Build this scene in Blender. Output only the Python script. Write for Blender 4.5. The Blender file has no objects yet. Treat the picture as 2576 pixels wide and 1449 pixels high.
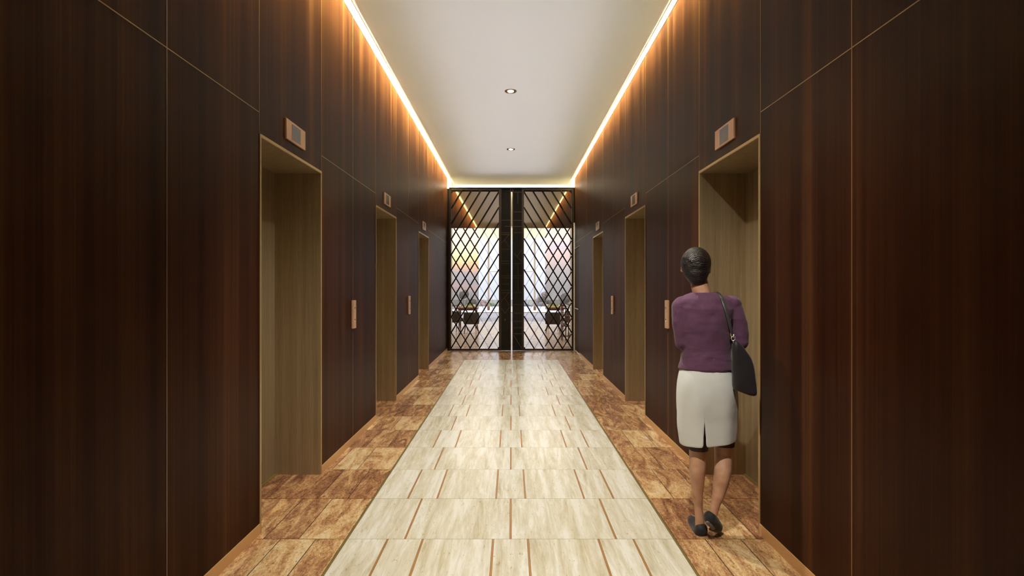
import bpy, bmesh, math, random
from mathutils import Vector, Matrix
random.seed(7)
S = bpy.context.scene
COL = S.collection
H = 1.4545                       # eye height (m)
XL, XR = -1.489, 1.471           # corridor wall faces
ZC = 4.006                       # ceiling sheet
YG = 12.93                       # gate plane / end of the wood walls
YE = 13.77                       # end of the ceiling sheet

# ------------------------------------------------------------------ camera, world, exposure, lights
cam_d = bpy.data.cameras.new('camera'); cam = bpy.data.objects.new('camera', cam_d); COL.objects.link(cam)
cam.location = (0, 0, H); cam.rotation_euler = (math.pi/2, 0, 0)
cam_d.sensor_width = 36; cam_d.lens = 36*1400/2576; cam_d.shift_x = 1.5/2576
cam_d.clip_start = .05; cam_d.clip_end = 400
S.camera = cam
S.view_settings.view_transform = 'Standard'; S.view_settings.look = 'None'
S.view_settings.gamma = 1; S.view_settings.use_curve_mapping = False
S.view_settings.exposure = 0.0

w = bpy.data.worlds.new('daylight'); S.world = w; w.use_nodes = True
nt = w.node_tree; bg = nt.nodes['Background']
tc = nt.nodes.new('ShaderNodeTexCoord'); sp = nt.nodes.new('ShaderNodeSeparateXYZ'); rp = nt.nodes.new('ShaderNodeValToRGB')
nt.links.new(tc.outputs['Generated'], sp.inputs[0]); nt.links.new(sp.outputs['Z'], rp.inputs[0])
rp.color_ramp.elements[0].position = 0.0; rp.color_ramp.elements[0].color = (.74, .76, .80, 1)
rp.color_ramp.elements[1].position = .06; rp.color_ramp.elements[1].color = (1.0, 1.0, 1.04, 1)
nt.links.new(rp.outputs[0], bg.inputs[0]); bg.inputs[1].default_value = 1.25

def area(name, loc, rot, sx, sy, power, color, spread=math.pi):
    d = bpy.data.lights.new(name, 'AREA'); d.shape = 'RECTANGLE'; d.size = sx; d.size_y = sy
    d.energy = power; d.color = color; d.spread = spread
    o = bpy.data.objects.new(name, d); COL.objects.link(o); o.location = loc; o.rotation_euler = rot
    return o
# added fill above the ceiling, shining through its translucent sheet
area('ceiling_fill', (-.01, 8.3, ZC+.36), (0, 0, 0), 1.9, 8.3, 43, (.96, .98, 1.10))
# LED tape tucked in the ceiling void, shining down the walls through the two ceiling slots
for nm, x, a in (('slot_lamp', -1.425+.023, 1), ('slot_lamp', 1.425-.020, -1)):
    area(nm, (x, 5.4, ZC+.35), (0, a*math.radians(21), 0), .034, 16.6, 1800, (1.0, .98, .48), math.radians(41))
    area('slot_wash_lamp', (x-a*.012, 5.4, ZC+.35), (0, a*math.radians(6.2), 0), .012, 16.6, 190, (1.0, .95, .46), math.radians(11.5))
area('slot_lamp_end', (0, YE+.035, ZC-.002), (math.radians(-10), 0, 0), 2.9, .03, 14, (1.0, .86, .66), math.radians(150))
area('lounge_daylight', (0, 23.3, 2.2), (math.radians(90), 0, 0), 6.5, 3.0, 100, (1.0, .95, .88))
area('lounge_fill', (0, 19.0, 3.95), (0, 0, 0), 4.0, 6.0, 220, (1.0, .90, .76))  # broad fill added in place of the lounge's own downlights

# ------------------------------------------------------------------ material helpers
def mat(name, color=(.5, .5, .5), rough=.5, metal=0.0, spec=.5, coat=0.0):
    m = bpy.data.materials.new(name); m.use_nodes = True
    b = m.node_tree.nodes['Principled BSDF']
    b.inputs['Base Color'].default_value = (*color, 1); b.inputs['Roughness'].default_value = rough
    b.inputs['Metallic'].default_value = metal; b.inputs['Specular IOR Level'].default_value = spec
    b.inputs['Coat Weight'].default_value = coat; b.inputs['Coat Roughness'].default_value = .15
    return m
class NB:
    """tiny node helper"""
    def __init__(s, m): s.t = m.node_tree; s.b = s.t.nodes.get('Principled BSDF')
    def n(s, k, **kw):
        x = s.t.nodes.new(k)
        for a, v in kw.items(): setattr(x, a, v)
        return x
    def l(s, a, b): s.t.links.new(a, b)
    def coords(s, scale=(1, 1, 1), rot=(0, 0, 0)):
        tc = s.n('ShaderNodeTexCoord'); mp = s.n('ShaderNodeMapping')
        mp.inputs['Scale'].default_value = scale; mp.inputs['Rotation'].default_value = rot
        s.l(tc.outputs['Object'], mp.inputs[0]); return mp.outputs[0]
    def noise(s, vec, scale=1, detail=4, rough=.5, dist=0):
        x = s.n('ShaderNodeTexNoise'); x.inputs['Scale'].default_value = scale; x.inputs['Detail'].default_value = detail
        x.inputs['Roughness'].default_value = rough; x.inputs['Distortion'].default_value = dist
        s.l(vec, x.inputs['Vector']); return x.outputs['Fac']
    def ramp(s, fac, stops):
        r = s.n('ShaderNodeValToRGB'); e = r.color_ramp.elements
        while len(e) < len(stops): e.new(.5)
        for k, (p, c) in enumerate(stops): e[k].position = p; e[k].color = (*c, 1)
        s.l(fac, r.inputs[0]); return r.outputs[0]
    def mix(s, a, b, fac, mode='MIX'):
        x = s.n('ShaderNodeMix', data_type='RGBA', blend_type=mode)
        for v, i in ((fac, 0), (a, 6), (b, 7)):
            if hasattr(v, 'links') or hasattr(v, 'is_linked'): s.l(v, x.inputs[i])
            elif i == 0: x.inputs[0].default_value = v
            else: x.inputs[i].default_value = (*v, 1)
        return x.outputs[2]
    def math(s, op, a, b=0.0):
        x = s.n('ShaderNodeMath', operation=op)
        for v, i in ((a, 0), (b, 1)):
            if hasattr(v, 'is_linked'): s.l(v, x.inputs[i])
            else: x.inputs[i].default_value = v
        return x.outputs[0]
    def bump(s, h, strength=.2, dist=.01):
        x = s.n('ShaderNodeBump'); x.inputs['Strength'].default_value = strength; x.inputs['Distance'].default_value = dist
        s.l(h, x.inputs['Height']); s.l(x.outputs[0], s.b.inputs['Normal'])

def wood_veneer():
    m = mat('dark_wood_veneer', rough=.42, spec=.06); k = NB(m); k.b.inputs['Specular Tint'].default_value = (.95, .62, .45, 1)
    broad = k.noise(k.coords((7, 7, .05)), 1, 3, .6)
    fine = k.noise(k.coords((70, 70, .5)), 1, 5, .7)
    micro = k.noise(k.coords((260, 260, 3.0)), 1, 2, .6)
    v = k.math('ADD', k.math('MULTIPLY', broad, .6), k.math('ADD', k.math('MULTIPLY', fine, .3), k.math('MULTIPLY', micro, .1)))
    c = k.ramp(v, [(.35, (.014, .0030, .0010)), (.46, (.026, .0066, .0022)), (.54, (.040, .0120, .0042)), (.67, (.080, .030, .0115))])
    k.l(c, k.b.inputs['Base Color'])
    r = k.n('ShaderNodeMapRange'); k.l(v, r.inputs[0]); r.inputs[3].default_value = .36; r.inputs[4].default_value = .50
    k.l(r.outputs[0], k.b.inputs['Roughness']); return m
def bronze():
    m = mat('brushed_bronze', rough=.42, metal=.55, spec=.4); k = NB(m)
    f = k.noise(k.coords((330, 330, 4.0)), 1, 3, .7)
    g = k.noise(k.coords((30, 30, .3)), 1, 2, .5)
    v = k.math('ADD', k.math('MULTIPLY', f, .65), k.math('MULTIPLY', g, .35))
    k.l(k.ramp(v, [(.3, (.26, .19, .095)), (.5, (.37, .28, .16)), (.7, (.48, .38, .24))]), k.b.inputs['Base Color'])
    return m
def granite():
    m = mat('brown_granite', rough=.20, spec=.5); k = NB(m)
    at = k.n('ShaderNodeAttribute', attribute_name='tile'); tc = k.n('ShaderNodeTexCoord')
    off = k.n('ShaderNodeVectorMath', operation='SCALE'); k.l(at.outputs['Vector'], off.inputs[0]); off.inputs[3].default_value = 1
    cmb = k.n('ShaderNodeCombineXYZ')
    for i, s_ in enumerate((37.0, 91.0, 13.0)): k.l(k.math('MULTIPLY', at.outputs['Fac'], s_), cmb.inputs[i])
    add = k.n('ShaderNodeVectorMath', operation='ADD'); k.l(tc.outputs['Object'], add.inputs[0]); k.l(cmb.outputs[0], add.inputs[1])
    def mp(sc, rz=0):
        q = k.n('ShaderNodeMapping'); q.inputs['Scale'].default_value = sc; q.inputs['Rotation'].default_value = (0, 0, rz)
        k.l(add.outputs[0], q.inputs[0]); return q.outputs[0]
    a = k.noise(mp((11.0, 2.6, 1), .05), 1, 7, .62, 1.3)
    b = k.noise(mp((90, 36, 1), .15), 1, 6, .75, 1.0)
    sp_ = k.noise(mp((95, 40, 1), .3), 1, 4, .6, .4)
    bias = k.math('MULTIPLY', k.math('SUBTRACT', at.outputs['Fac'], .5), .13)
    v = k.math('ADD', k.math('ADD', k.math('MULTIPLY', a, .52), k.math('MULTIPLY', b, .48)), bias)
    c = k.ramp(v, [(.36, (.15, .062, .030)), (.44, (.30, .138, .064)), (.50, (.45, .240, .108)), (.55, (.60, .375, .165)), (.64, (.72, .56, .33))])
    dk = k.ramp(sp_, [(.30, (.10, .05, .03)), (.40, (1, 1, 1))])
    k.l(k.mix(c, dk, .75, 'MULTIPLY'), k.b.inputs['Base Color'])
    return m
def travertine():
    m = mat('cream_travertine', rough=.24, spec=.45); k = NB(m)
    at = k.n('ShaderNodeAttribute', attribute_name='tile'); tc = k.n('ShaderNodeTexCoord')
    cmb = k.n('ShaderNodeCombineXYZ')
    for i, s_ in enumerate((11.0, 23.0, 5.0)): k.l(k.math('MULTIPLY', at.outputs['Fac'], s_), cmb.inputs[i])
    add = k.n('ShaderNodeVectorMath', operation='ADD'); k.l(tc.outputs['Object'], add.inputs[0]); k.l(cmb.outputs[0], add.inputs[1])
    def mp(sc, rz=0):
        q = k.n('ShaderNodeMapping'); q.inputs['Scale'].default_value = sc; q.inputs['Rotation'].default_value = (0, 0, rz)
        k.l(add.outputs[0], q.inputs[0]); return q.outputs[0]
    a = k.noise(mp((13, 1.1, 1), .03), 1, 6, .64, .6)
    b = k.noise(mp((38, 4.5, 1)), 1, 5, .7, .7)
    v = k.math('ADD', k.math('MULTIPLY', a, .65), k.math('MULTIPLY', b, .35))
    c = k.ramp(v, [(.35, (.49, .425, .285)), (.43, (.60, .535, .39)), (.50, (.67, .62, .49)), (.58, (.76, .73, .64))])
    pit = k.ramp(k.noise(mp((75, 26, 1)), 1, 2, .5, .3), [(.27, (.72, .63, .42)), (.34, (1, 1, 1))])
    k.l(k.mix(c, pit, .8, 'MULTIPLY'), k.b.inputs['Base Color'])
    return m
def cloth(name, color, rough=.85, scale=500, var=.12, st=.25, crease=0.0):
    m = mat(name, color, rough, spec=.25); k = NB(m)
    f = k.noise(k.coords((1, 1, 1)), scale, 2, .6)
    g = k.noise(k.coords((1, 1, 1)), 9, 3, .5)
    lo = tuple(c*(1-var) for c in color); hi = tuple(min(1, c*(1+var)) for c in color)
    k.l(k.ramp(k.math('ADD', k.math('MULTIPLY', f, .5), k.math('MULTIPLY', g, .5)), [(.35, lo), (.65, hi)]), k.b.inputs['Base Color'])
    k.bump(k.math('ADD', k.math('MULTIPLY', f, .1), k.math('MULTIPLY', k.noise(k.coords((1, 1, 2.2)), 5.5, 2, .45, .9), crease)), st, .002+.012*crease); k.b.inputs['Sheen Weight'].default_value = .12
    return m
def emis(name, color, strength):
    m = bpy.data.materials.new(name); m.use_nodes = True; t = m.node_tree; t.nodes.clear()
    e = t.nodes.new('ShaderNodeEmission'); o = t.nodes.new('ShaderNodeOutputMaterial')
    e.inputs[0].default_value = (*color, 1); e.inputs[1].default_value = strength
    t.links.new(e.outputs[0], o.inputs[0]); return m
def translucent_ceiling():  # translucency added so the fill above brightens the ceiling
    m = bpy.data.materials.new('translucent_ceiling_sheet'); m.use_nodes = True; t = m.node_tree; t.nodes.clear()
    o = t.nodes.new('ShaderNodeOutputMaterial'); a = t.nodes.new('ShaderNodeBsdfDiffuse'); b = t.nodes.new('ShaderNodeBsdfTranslucent')
    x = t.nodes.new('ShaderNodeMixShader'); x.inputs[0].default_value = .45
    a.inputs[0].default_value = (.84, .825, .80, 1); b.inputs[0].default_value = (.84, .825, .80, 1)
    t.links.new(a.outputs[0], x.inputs[1]); t.links.new(b.outputs[0], x.inputs[2]); t.links.new(x.outputs[0], o.inputs[0]); return m
def glass(name, tint=(.97, .98, .98), refl=.06):
    m = bpy.data.materials.new(name); m.use_nodes = True; t = m.node_tree; t.nodes.clear()
    o = t.nodes.new('ShaderNodeOutputMaterial'); a = t.nodes.new('ShaderNodeBsdfTransparent'); b = t.nodes.new('ShaderNodeBsdfGlossy')
    x = t.nodes.new('ShaderNodeMixShader'); x.inputs[0].default_value = refl
    a.inputs[0].default_value = (*tint, 1); b.inputs['Roughness'].default_value = .02
    t.links.new(a.outputs[0], x.inputs[1]); t.links.new(b.outputs[0], x.inputs[2]); t.links.new(x.outputs[0], o.inputs[0]); return m
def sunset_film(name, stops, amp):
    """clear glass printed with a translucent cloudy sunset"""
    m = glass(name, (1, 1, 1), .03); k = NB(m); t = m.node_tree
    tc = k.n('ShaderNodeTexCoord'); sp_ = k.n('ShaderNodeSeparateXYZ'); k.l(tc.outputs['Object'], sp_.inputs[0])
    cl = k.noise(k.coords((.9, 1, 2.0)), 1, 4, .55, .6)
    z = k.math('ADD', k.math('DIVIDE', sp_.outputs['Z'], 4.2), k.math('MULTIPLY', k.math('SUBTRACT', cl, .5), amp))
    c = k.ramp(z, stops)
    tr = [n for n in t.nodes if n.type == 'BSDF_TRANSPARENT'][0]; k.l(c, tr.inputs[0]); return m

WOOD, BRZ, GRAN, TRAV = wood_veneer(), bronze(), granite(), travertine()
COPPER = mat('copper_inlay', (.50, .235, .075), .35, .3)
BRASS = mat('brass_edge', (.34, .255, .075), .38, .6)
JOINT = mat('brass_joint', (.33, .20, .085), .4, .5)
GROUT = mat('dark_grout', (.022, .013, .008), .8)
BASEM = mat('satin_brass_base', (.68, .40, .17), .38, .25)
PLATE = mat('rose_brass_plate', (.66, .40, .23), .36, .35)
SCREEN = mat('grey_display', (.10, .095, .09), .22)
CEIL = translucent_ceiling()
WHITE = mat('white_paint', (.84, .80, .74), .6)
SLOTD = mat('void_absorber', (.045, .05, .055), .9)  # unseen dark band, added to soak up stray slot light
SLOTW = mat('slot_paint', (.66, .68, .70), .7)
LED = emis('led_tape', (1.0, .84, .60), 9)
LENS = emis('lamp_lens', (1.0, .93, .82), 14)
RING = mat('lamp_trim_ring', (.62, .47, .33), .25, .7)
STEEL = mat('blackened_bronze', (.026, .021, .018), .34, .75)
LEDGE = mat('bronze_frame', (.20, .145, .10), .34, .8)
PANELB = mat('black_bronze_panel', (.013, .010, .009), .45, .2, .3)
GLASS = glass('clear_glass')
MIRROR = mat('bronze_mirror', (.43, .355, .29), .015, 1.0)
REFLB = glass('pale_reflection_bar', (.76, .79, .92), .04)
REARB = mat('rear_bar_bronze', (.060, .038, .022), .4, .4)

# ------------------------------------------------------------------ mesh helpers
class MB:
    def __init__(s): s.b = bmesh.new(); s.mi = 0
    def use(s, i): s.mi = i; return s
    def quad(s, a, b, c, d):
        f = s.b.faces.new([s.b.verts.new(v) for v in (a, b, c, d)]); f.material_index = s.mi; return f
    def box(s, x0, x1, y0, y1, z0, z1, bev=0):
        v = [s.b.verts.new(p) for p in ((x0, y0, z0), (x1, y0, z0), (x1, y1, z0), (x0, y1, z0), (x0, y0, z1), (x1, y0, z1), (x1, y1, z1), (x0, y1, z1))]
        fs = [s.b.faces.new([v[i] for i in q]) for q in ((0, 3, 2, 1), (4, 5, 6, 7), (0, 1, 5, 4), (1, 2, 6, 5), (2, 3, 7, 6), (3, 0, 4, 7))]
        for f in fs: f.material_index = s.mi
        if bev:
            es = list({e for f in fs for e in f.edges})
            r = bmesh.ops.bevel(s.b, geom=es, offset=bev, segments=2, affect='EDGES', profile=.6)
            for f in r['faces']: f.material_index = s.mi
        return s
    def bar(s, p, q, wd, dp, nrm=(0, 1, 0)):
        """rectangular bar from p to q, wd across, dp along nrm"""
        p, q, n = Vector(p), Vector(q), Vector(nrm); d = (q-p).normalized(); u = d.cross(n).normalized()*wd/2; n = n*dp/2
        v = [s.b.verts.new(c) for e in (p, q) for c in (e-u-n, e+u-n, e+u+n, e-u+n)]
        for qd in ((0, 1, 2, 3), (7, 6, 5, 4), (0, 4, 5, 1), (1, 5, 6, 2), (2, 6, 7, 3), (3, 7, 4, 0)):
            s.b.faces.new([v[i] for i in qd]).material_index = s.mi
        return s
    def sphere(s, c, r, sc=(1, 1, 1), rot=None, seg=20):
        M = Matrix.Translation(c) @ (rot or Matrix.Identity(4)) @ Matrix.Diagonal((*[r*k for k in sc], 1))
        r_ = bmesh.ops.create_uvsphere(s.b, u_segments=seg, v_segments=seg//2+2, radius=1, matrix=M)
        for v in r_['verts']:
            for f in v.link_faces: f.material_index = s.mi
        return s
    def cone(s, p, q, r0, r1, seg=16, cap=True):
        p, q = Vector(p), Vector(q); d = q-p; L = d.length
        M = Matrix.Translation((p+q)/2) @ d.to_track_quat('Z', 'Y').to_matrix().to_4x4()
        r_ = bmesh.ops.create_cone(s.b, cap_ends=cap, segments=seg, radius1=r0, radius2=r1, depth=L, matrix=M)
        for v in r_['verts']:
            for f in v.link_faces: f.material_index = s.mi
        return s
    def chain(s, pts, seg=16):
        for p, r in pts: s.sphere(p, r, seg=seg)
        for (p, r), (q, t) in zip(pts, pts[1:]): s.cone(p, q, r, t, seg)
        return s
    def lathe(s, c, prof, seg=28):
        rings = []
        for r, z in prof:
            rings.append([s.b.verts.new((c[0]+r*math.cos(2*math.pi*k/seg), c[1]+r*math.sin(2*math.pi*k/seg), c[2]+z)) for k in range(seg)])
        for a, b in zip(rings, rings[1:]):
            for k in range(seg): s.b.faces.new([a[k], a[(k+1) % seg], b[(k+1) % seg], b[k]]).material_index = s.mi
        for rg, fl in ((rings[0], True), (rings[-1], False)):
            f = s.b.faces.new(rg[::-1] if fl else rg); f.material_index = s.mi
        return s
    def loft(s, rings, cap=True, closed=True):
        R = [[s.b.verts.new(p) for p in r] for r in rings]; n = len(R[0])
        for a, b in zip(R, R[1:]):
            for k in range(n if closed else n-1): s.b.faces.new([a[k], a[(k+1) % n], b[(k+1) % n], b[k]]).material_index = s.mi
        if cap: s.b.faces.new(R[0][::-1]).material_index = s.mi; s.b.faces.new(R[-1]).material_index = s.mi
        return s
    def build(s, name, mats, parent=None, smooth=False, loc=None):
        me = bpy.data.meshes.new(name)
        bmesh.ops.recalc_face_normals(s.b, faces=s.b.faces[:]) if not getattr(s, 'keep', False) else None
        if loc: bmesh.ops.translate(s.b, verts=s.b.verts[:], vec=-Vector(loc))
        s.b.to_mesh(me); s.b.free()
        for m in (mats if isinstance(mats, (list, tuple)) else [mats]): me.materials.append(m)
        if smooth:
            for p in me.polygons: p.use_smooth = True
        o = bpy.data.objects.new(name, me); COL.objects.link(o)
        if loc: o.location = loc
        if parent: o.parent = parent; 
        return o
def tag(o, label=None, cat=None, group=None, kind=None):
    if label: o['label'] = label
    if cat: o['category'] = cat
    if group: o['group'] = group
    if kind: o['kind'] = kind
    return o
def empty(name, loc, label, cat, group=None, kind=None, rz=0):
    o = bpy.data.objects.new(name, None); COL.objects.link(o); o.location = loc; o.rotation_euler = (0, 0, rz); o.empty_display_size = .1
    return tag(o, label, cat, group, kind)
def kids(o): return [c for c in bpy.data.objects if c.parent == o]
def copy_tree(o, parent=None):
    c = o.copy(); COL.objects.link(c)
    if parent: c.parent = parent
    for ch in kids(o): copy_tree(ch, c)
    return c

# ------------------------------------------------------------------ the corridor shell
OPEN = [(3.289, 4.357), (6.103, 7.185), (8.912, 10.0)]      # lift openings along the corridor
ZO = H+.912                                                  # top of a lift opening
ZJ = H+1.038                                                 # horizontal joint in the panelling
TH = .52; YB = -3.0
def wall(side):
    X = XL if side < 0 else XR; o = X+side*TH
    xa, xb = min(X, o), max(X, o)
    m = MB(); ops = list(OPEN); y = YB
    end = YG if side < 0 else 11.98
    for a, b in ops:
        m.box(xa, xb, y, a, 0, 4.45); m.box(xa, xb, a, b, ZO, 4.45); y = b
    if side < 0: m.box(xa, xb, y, YG, 0, 4.45)
    else:                                                   # service door opening beside the gate
        m.box(xa, xb, y, 11.98, 0, 4.45); m.box(xa, xb, 11.98, YG, H+.916, 4.45)
    # thin brass joints let into the veneer
    m.use(1); f0, f1 = (X-.0005, X+.0012) if side < 0 else (X-.0012, X+.0005); t = .0022
    for yv in (2.404, 5.222, 8.05, 10.86): m.box(f0, f1, yv-t, yv+t, .065, 4.0)
    for a, b in ops:
        for yv in (a-.004, b+.004): m.box(f0, f1, yv-t*.8, yv+t*.8, ZO, 4.0)
    prev = -2.9
    for a, b in ops: m.box(f0, f1, prev, a-.006, ZJ-t, ZJ+t); prev = b+.006
    m.box(f0, f1, prev, YG if side < 0 else YG, ZJ-t, ZJ+t)
    nm = 'wall_left' if side < 0 else 'wall_right'
    tag(m.build(nm, [WOOD, JOINT]), 'dark wood veneer wall on the %s of the corridor with thin brass joints' % ('left' if side < 0 else 'right'), 'wall', kind='structure')
    # base
    b_ = MB(); y = YB
    for a, b in ops+[((YG, YG) if side < 0 else (11.98, 11.98))]:
        x0, x1 = (X-.001, X+.006) if side < 0 else (X-.006, X+.001)
        b_.box(x0, x1, y, a-.001, 0, .062); y = b+.001
    tag(b_.build('baseboard_left' if side < 0 else 'baseboard_right', BASEM), 'low satin brass skirting along the %s wood wall' % ('left' if side < 0 else 'right'), 'skirting', kind='structure')
wall(-1); wall(1)
m = MB(); m.box(XL-.5, XR+.5, YB-.2, YB, 0, 4.45)
tag(m.build('wall_back', WOOD), 'dark wood wall closing the corridor behind the viewer', 'wall', kind='structure')

def lift(i, side, a, b):
    X = XL if side < 0 else XR; D = .386
    where = {0: 'nearest', 1: 'middle', 2: 'farthest'}[i]; sd = 'left' if side < 0 else 'right'
    r = empty('door_%d' % (i+1+(0 if side < 0 else 3)), (X, (a+b)/2, 0), '%s lift entrance recessed in the %s wood wall, bronze lined' % (where, sd), 'lift door', kind='structure')
    R = lambda y: y-(a+b)/2
    def bx(mb, d0, d1, y0, y1, z0, z1):          # d = depth into the wall
        x0, x1 = sorted((side*d0, side*d1)); mb.box(x0, x1, R(y0), R(y1), z0, z1)
    t = .02
    for y0, y1 in ((a, a+t), (b-t, b)):
        q = MB(); bx(q, -.003, D, y0, y1, 0, ZO-t); tag(q.build('jamb_lining', BRZ, r))
    q = MB(); bx(q, -.003, D, a, b, ZO-t, ZO); q.build('head_lining', BRZ, r)
    mid = (a+b)/2
    for y0, y1 in ((a+t, mid-.002), (mid+.002, b-t)):
        q = MB(); bx(q, D-.03, D, y0, y1, .008, ZO-t); q.build('sliding_leaf', BRZ, r)
    q = MB(); bx(q, D-.05, D, a+t, b-t, 0, .006); q.build('sill', BRASS, r)
    q = MB(); bx(q, D, D+.05, a-.03, b+.03, 0, ZO+.03); q.build('shaft_closure', STEEL, r)
    # bright edge around the opening on the wall face
    q = MB(); e = .012
    bx(q, -.005, .004, a-.001, a+e, 0, ZO); bx(q, -.005, .004, b-e, b+.001, 0, ZO); bx(q, -.005, .004, a+e, b-e, ZO-e*1.4, ZO+.001)
    q.build('edge_trim', BRASS2, r)
BRASS2 = mat('polished_brass_edge', (.52, .36, .15), .35, .45)
for i, (a, b) in enumerate(OPEN):
    lift(i, -1, a, b); lift(i, 1, a, b)

# service door with a pale handrail beside the gate
r = empty('door_7', (XR, 12.455, 0), 'flush dark wood service door in the right wall beside the lattice gate', 'door', kind='structure')
q = MB(); q.box(.018, .060, -.468, .468, .022, H+.904); q.build('door_leaf', WOOD, r)
q = MB(); q.box(.0, .05, -.475, -.468, 0, H+.912); q.box(.0, .05, -.475, .475, H+.906, H+.916); q.box(-.002, .05, .468, .478, 0, H+.916); q.build('door_frame', BRASS2, r)  # brass strip on the gate side stands in for a lit wall edge
q = MB(); q.box(.06, .52, -.475, .475, 0, H+.916); q.build('door_backing', STEEL, r)
q = MB(); q.box(.004, .05, -.44, .47, .0, .012); q.build('under_door_light', WHITE, r)  # white strip painted for light leaking under the door
rl = empty('handrail', (XR, 13.5, 0), 'thin white handrail running past the right edge of the lattice gate', 'handrail')
q = MB(); q.chain([((-.022, -1.38, .992), .011), ((-.016, 1.40, .997), .011)]); q.build('rail', mat('pale_metal', (.80, .76, .72), .3, .2), rl, smooth=True)
q = MB(); q.cone((-.03, -1.30, .992), (.02, -1.30, .985), .006, .006); q.build('bracket', STEEL, rl)
q = MB(); q.cone((-.02, .40, .992), (.002, .40, .985), .006, .006); q.build('bracket', STEEL, rl)

# ------------------------------------------------------------------ floor
m = MB(); tiles = []
RY0, RD = 3.2247, .6177
CX = -.005; RW = .9436
m.use(0); m.quad((XL-.5, YB, -.003), (XR+.5, YB, -.003), (XR+.5, 13.9, -.003), (XL-.5, 13.9, -.003)); tiles.append(0)
def tile(x0, x1, y0, y1, mi, g=.0012):
    m.use(mi); m.quad((x0+g, y0+g, 0), (x1-g, y0+g, 0), (x1-g, y1-g, 0), (x0+g, y1-g, 0)); tiles.append(random.random())
k0 = -10; YEND = RY0+13*RD+.02
for k in range(k0, 18):
    y0 = RY0+k*RD; y1 = y0+RD
    typeA = (k % 2 == 0)
    if y1 < YEND+.1:
        inner = [0, .612] if typeA else [.1008, .508, .711]
        xs = sorted({-RW} | {RW} | {s_*v for v in inner for s_ in (-1, 1)})
        for a, b in zip(xs, xs[1:]):
            tile(CX+a+(.005 if a > -RW else 0), CX+b-(.005 if b < RW else 0), y0, y1, 1)
        for v in xs[1:-1]:
            m.use(2); m.quad((CX+v-.005, y0+.0012, 0), (CX+v+.005, y0+.0012, 0), (CX+v+.005, y1-.0012, 0), (CX+v-.005, y1-.0012, 0)); tiles.append(0)
        for s_ in (-1, 1):
            a, b = sorted((s_*RW, s_*(RW+.012)))
            m.use(3); m.quad((CX+a, y0, 0), (CX+b, y0, 0), (CX+b, y1, 0), (CX+a, y1, 0)); tiles.append(0)
            gr = [.9556, 1.229, 1.432, 2.0] if typeA else [.9556, 1.127, 1.331, 2.0]
            for a, b in zip(gr, gr[1:]):
                p, q = sorted((s_*a, s_*b)); tile(CX+p, CX+q, y0, y1, 4, .0023)
    else:
        y0 = max(y0, YEND-.02); y1 = min(y1, 13.9)
        xs = [-2.0+.305*j+(.15 if typeA else 0) for j in range(14)]
        for a, b in zip(xs, xs[1:]): tile(a, b, y0, y1, 4, .0023)
fl = m; fo = fl.build('floor', [GROUT, TRAV, COPPER, BRASS, GRAN])
at = fo.data.attributes.new('tile', 'FLOAT', 'FACE')
for i, v in enumerate(tiles): at.data[i].value = v
tag(fo, 'polished floor, cream travertine runner between brown granite borders', 'floor', kind='structure')

# ------------------------------------------------------------------ ceiling
m = MB(); m.keep = True; CXW = 1.425
m.quad((-CXW, YB, ZC), (-CXW, YE, ZC), (CXW, YE, ZC), (CXW, YB, ZC))
ce = m.build('ceiling', CEIL); tag(ce, 'pale ceiling sheet floating between two light slots, made translucent for the added fill', 'ceiling', kind='structure')
q = MB()
for s_ in (-1, 1):
    a, b = sorted((s_*CXW, s_*(CXW-.012))); q.box(a, b, YB, YE, ZC+.0005, ZC+.09)  # upstands raised to shield the ceiling sheet from slot light
q.box(-CXW, CXW, YE-.012, YE, ZC+.0005, ZC+.03); q.build('edge_profile', WHITE, ce)
q = MB(); q.box(XL-.5, XR+.5, YB-.2, 14.0, 4.42, 4.6); q.build('void_roof', WHITE, ce)
for nm, x0, x1 in (('left', XL-.001, XL+.002), ('right', XR-.002, XR+.001)):
    q = MB(); q.box(x0, x1, YB, YE+.05, ZC-.001, ZC+.13); q.use(1); q.box(x0, x1, YB, YE+.05, ZC+.13, 4.42)
    tag(q.build('slot_lining', [SLOTW, SLOTD], bpy.data.objects['wall_'+nm]), 'brightly lit white lining of the ceiling light slot, unseen dark absorber above')
q = MB(); q.box(-CXW-.001, CXW+.001, YE+.004, YE+.05, ZC+.004, ZC+.02)
tag(q.build('light_slot', LED), 'short bright light slot across the ceiling end above the gate', 'strip light')

def downlight(y, label, power=292, aim=None):
    r = empty('downlight', (-.01, y, ZC-.0005), label, 'ceiling light', 'round ceiling downlights')
    q = MB(); q.lathe((0, 0, 0), [(.056, -.001), (.060, -.009), (.074, -.009), (.078, -.004), (.078, 0)]); q.build('trim_ring', RING, r, True)
    q = MB(); q.lathe((0, 0, 0), [(.052, -.001), (.050, -.006), (.044, -.006), (.042, -.001)]); q.build('inner_ring', RING, r, True)
    q = MB(); q.lathe((0, 0, 0), [(.012, -.016), (.028, -.013), (.040, -.006), (.041, -.001)]); q.build('lens', LENS, r, True)
    d = bpy.data.lights.new('downlight_beam', 'SPOT'); d.energy = power; d.color = (1.0, .96, .885)
    d.spot_size = math.radians(93); d.spot_blend = .6; d.shadow_soft_size = .035
    o = bpy.data.objects.new('downlight_beam', d); COL.objects.link(o); o.parent = r; o.location = (0, 0, -.055)
    if aim: d.spot_size = math.radians(74); d.spot_blend = .9; o.rotation_euler = (Vector(aim)-Vector((-.01, y, ZC))).to_track_quat('-Z', 'Y').to_euler()
downlight(7.206, 'small round recessed downlight, the nearer of the two in the ceiling')
downlight(10.22, 'small round recessed downlight, the farther one just before the gate')
downlight(4.19, 'round recessed downlight above the near end of the corridor, out of view')
downlight(1.18, 'added round ceiling spot nearest the viewer, out of view, tilted at the woman', 480, (.35, 3.3, .9))  # added lamp, tilted to light the woman from the viewer's side

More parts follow.
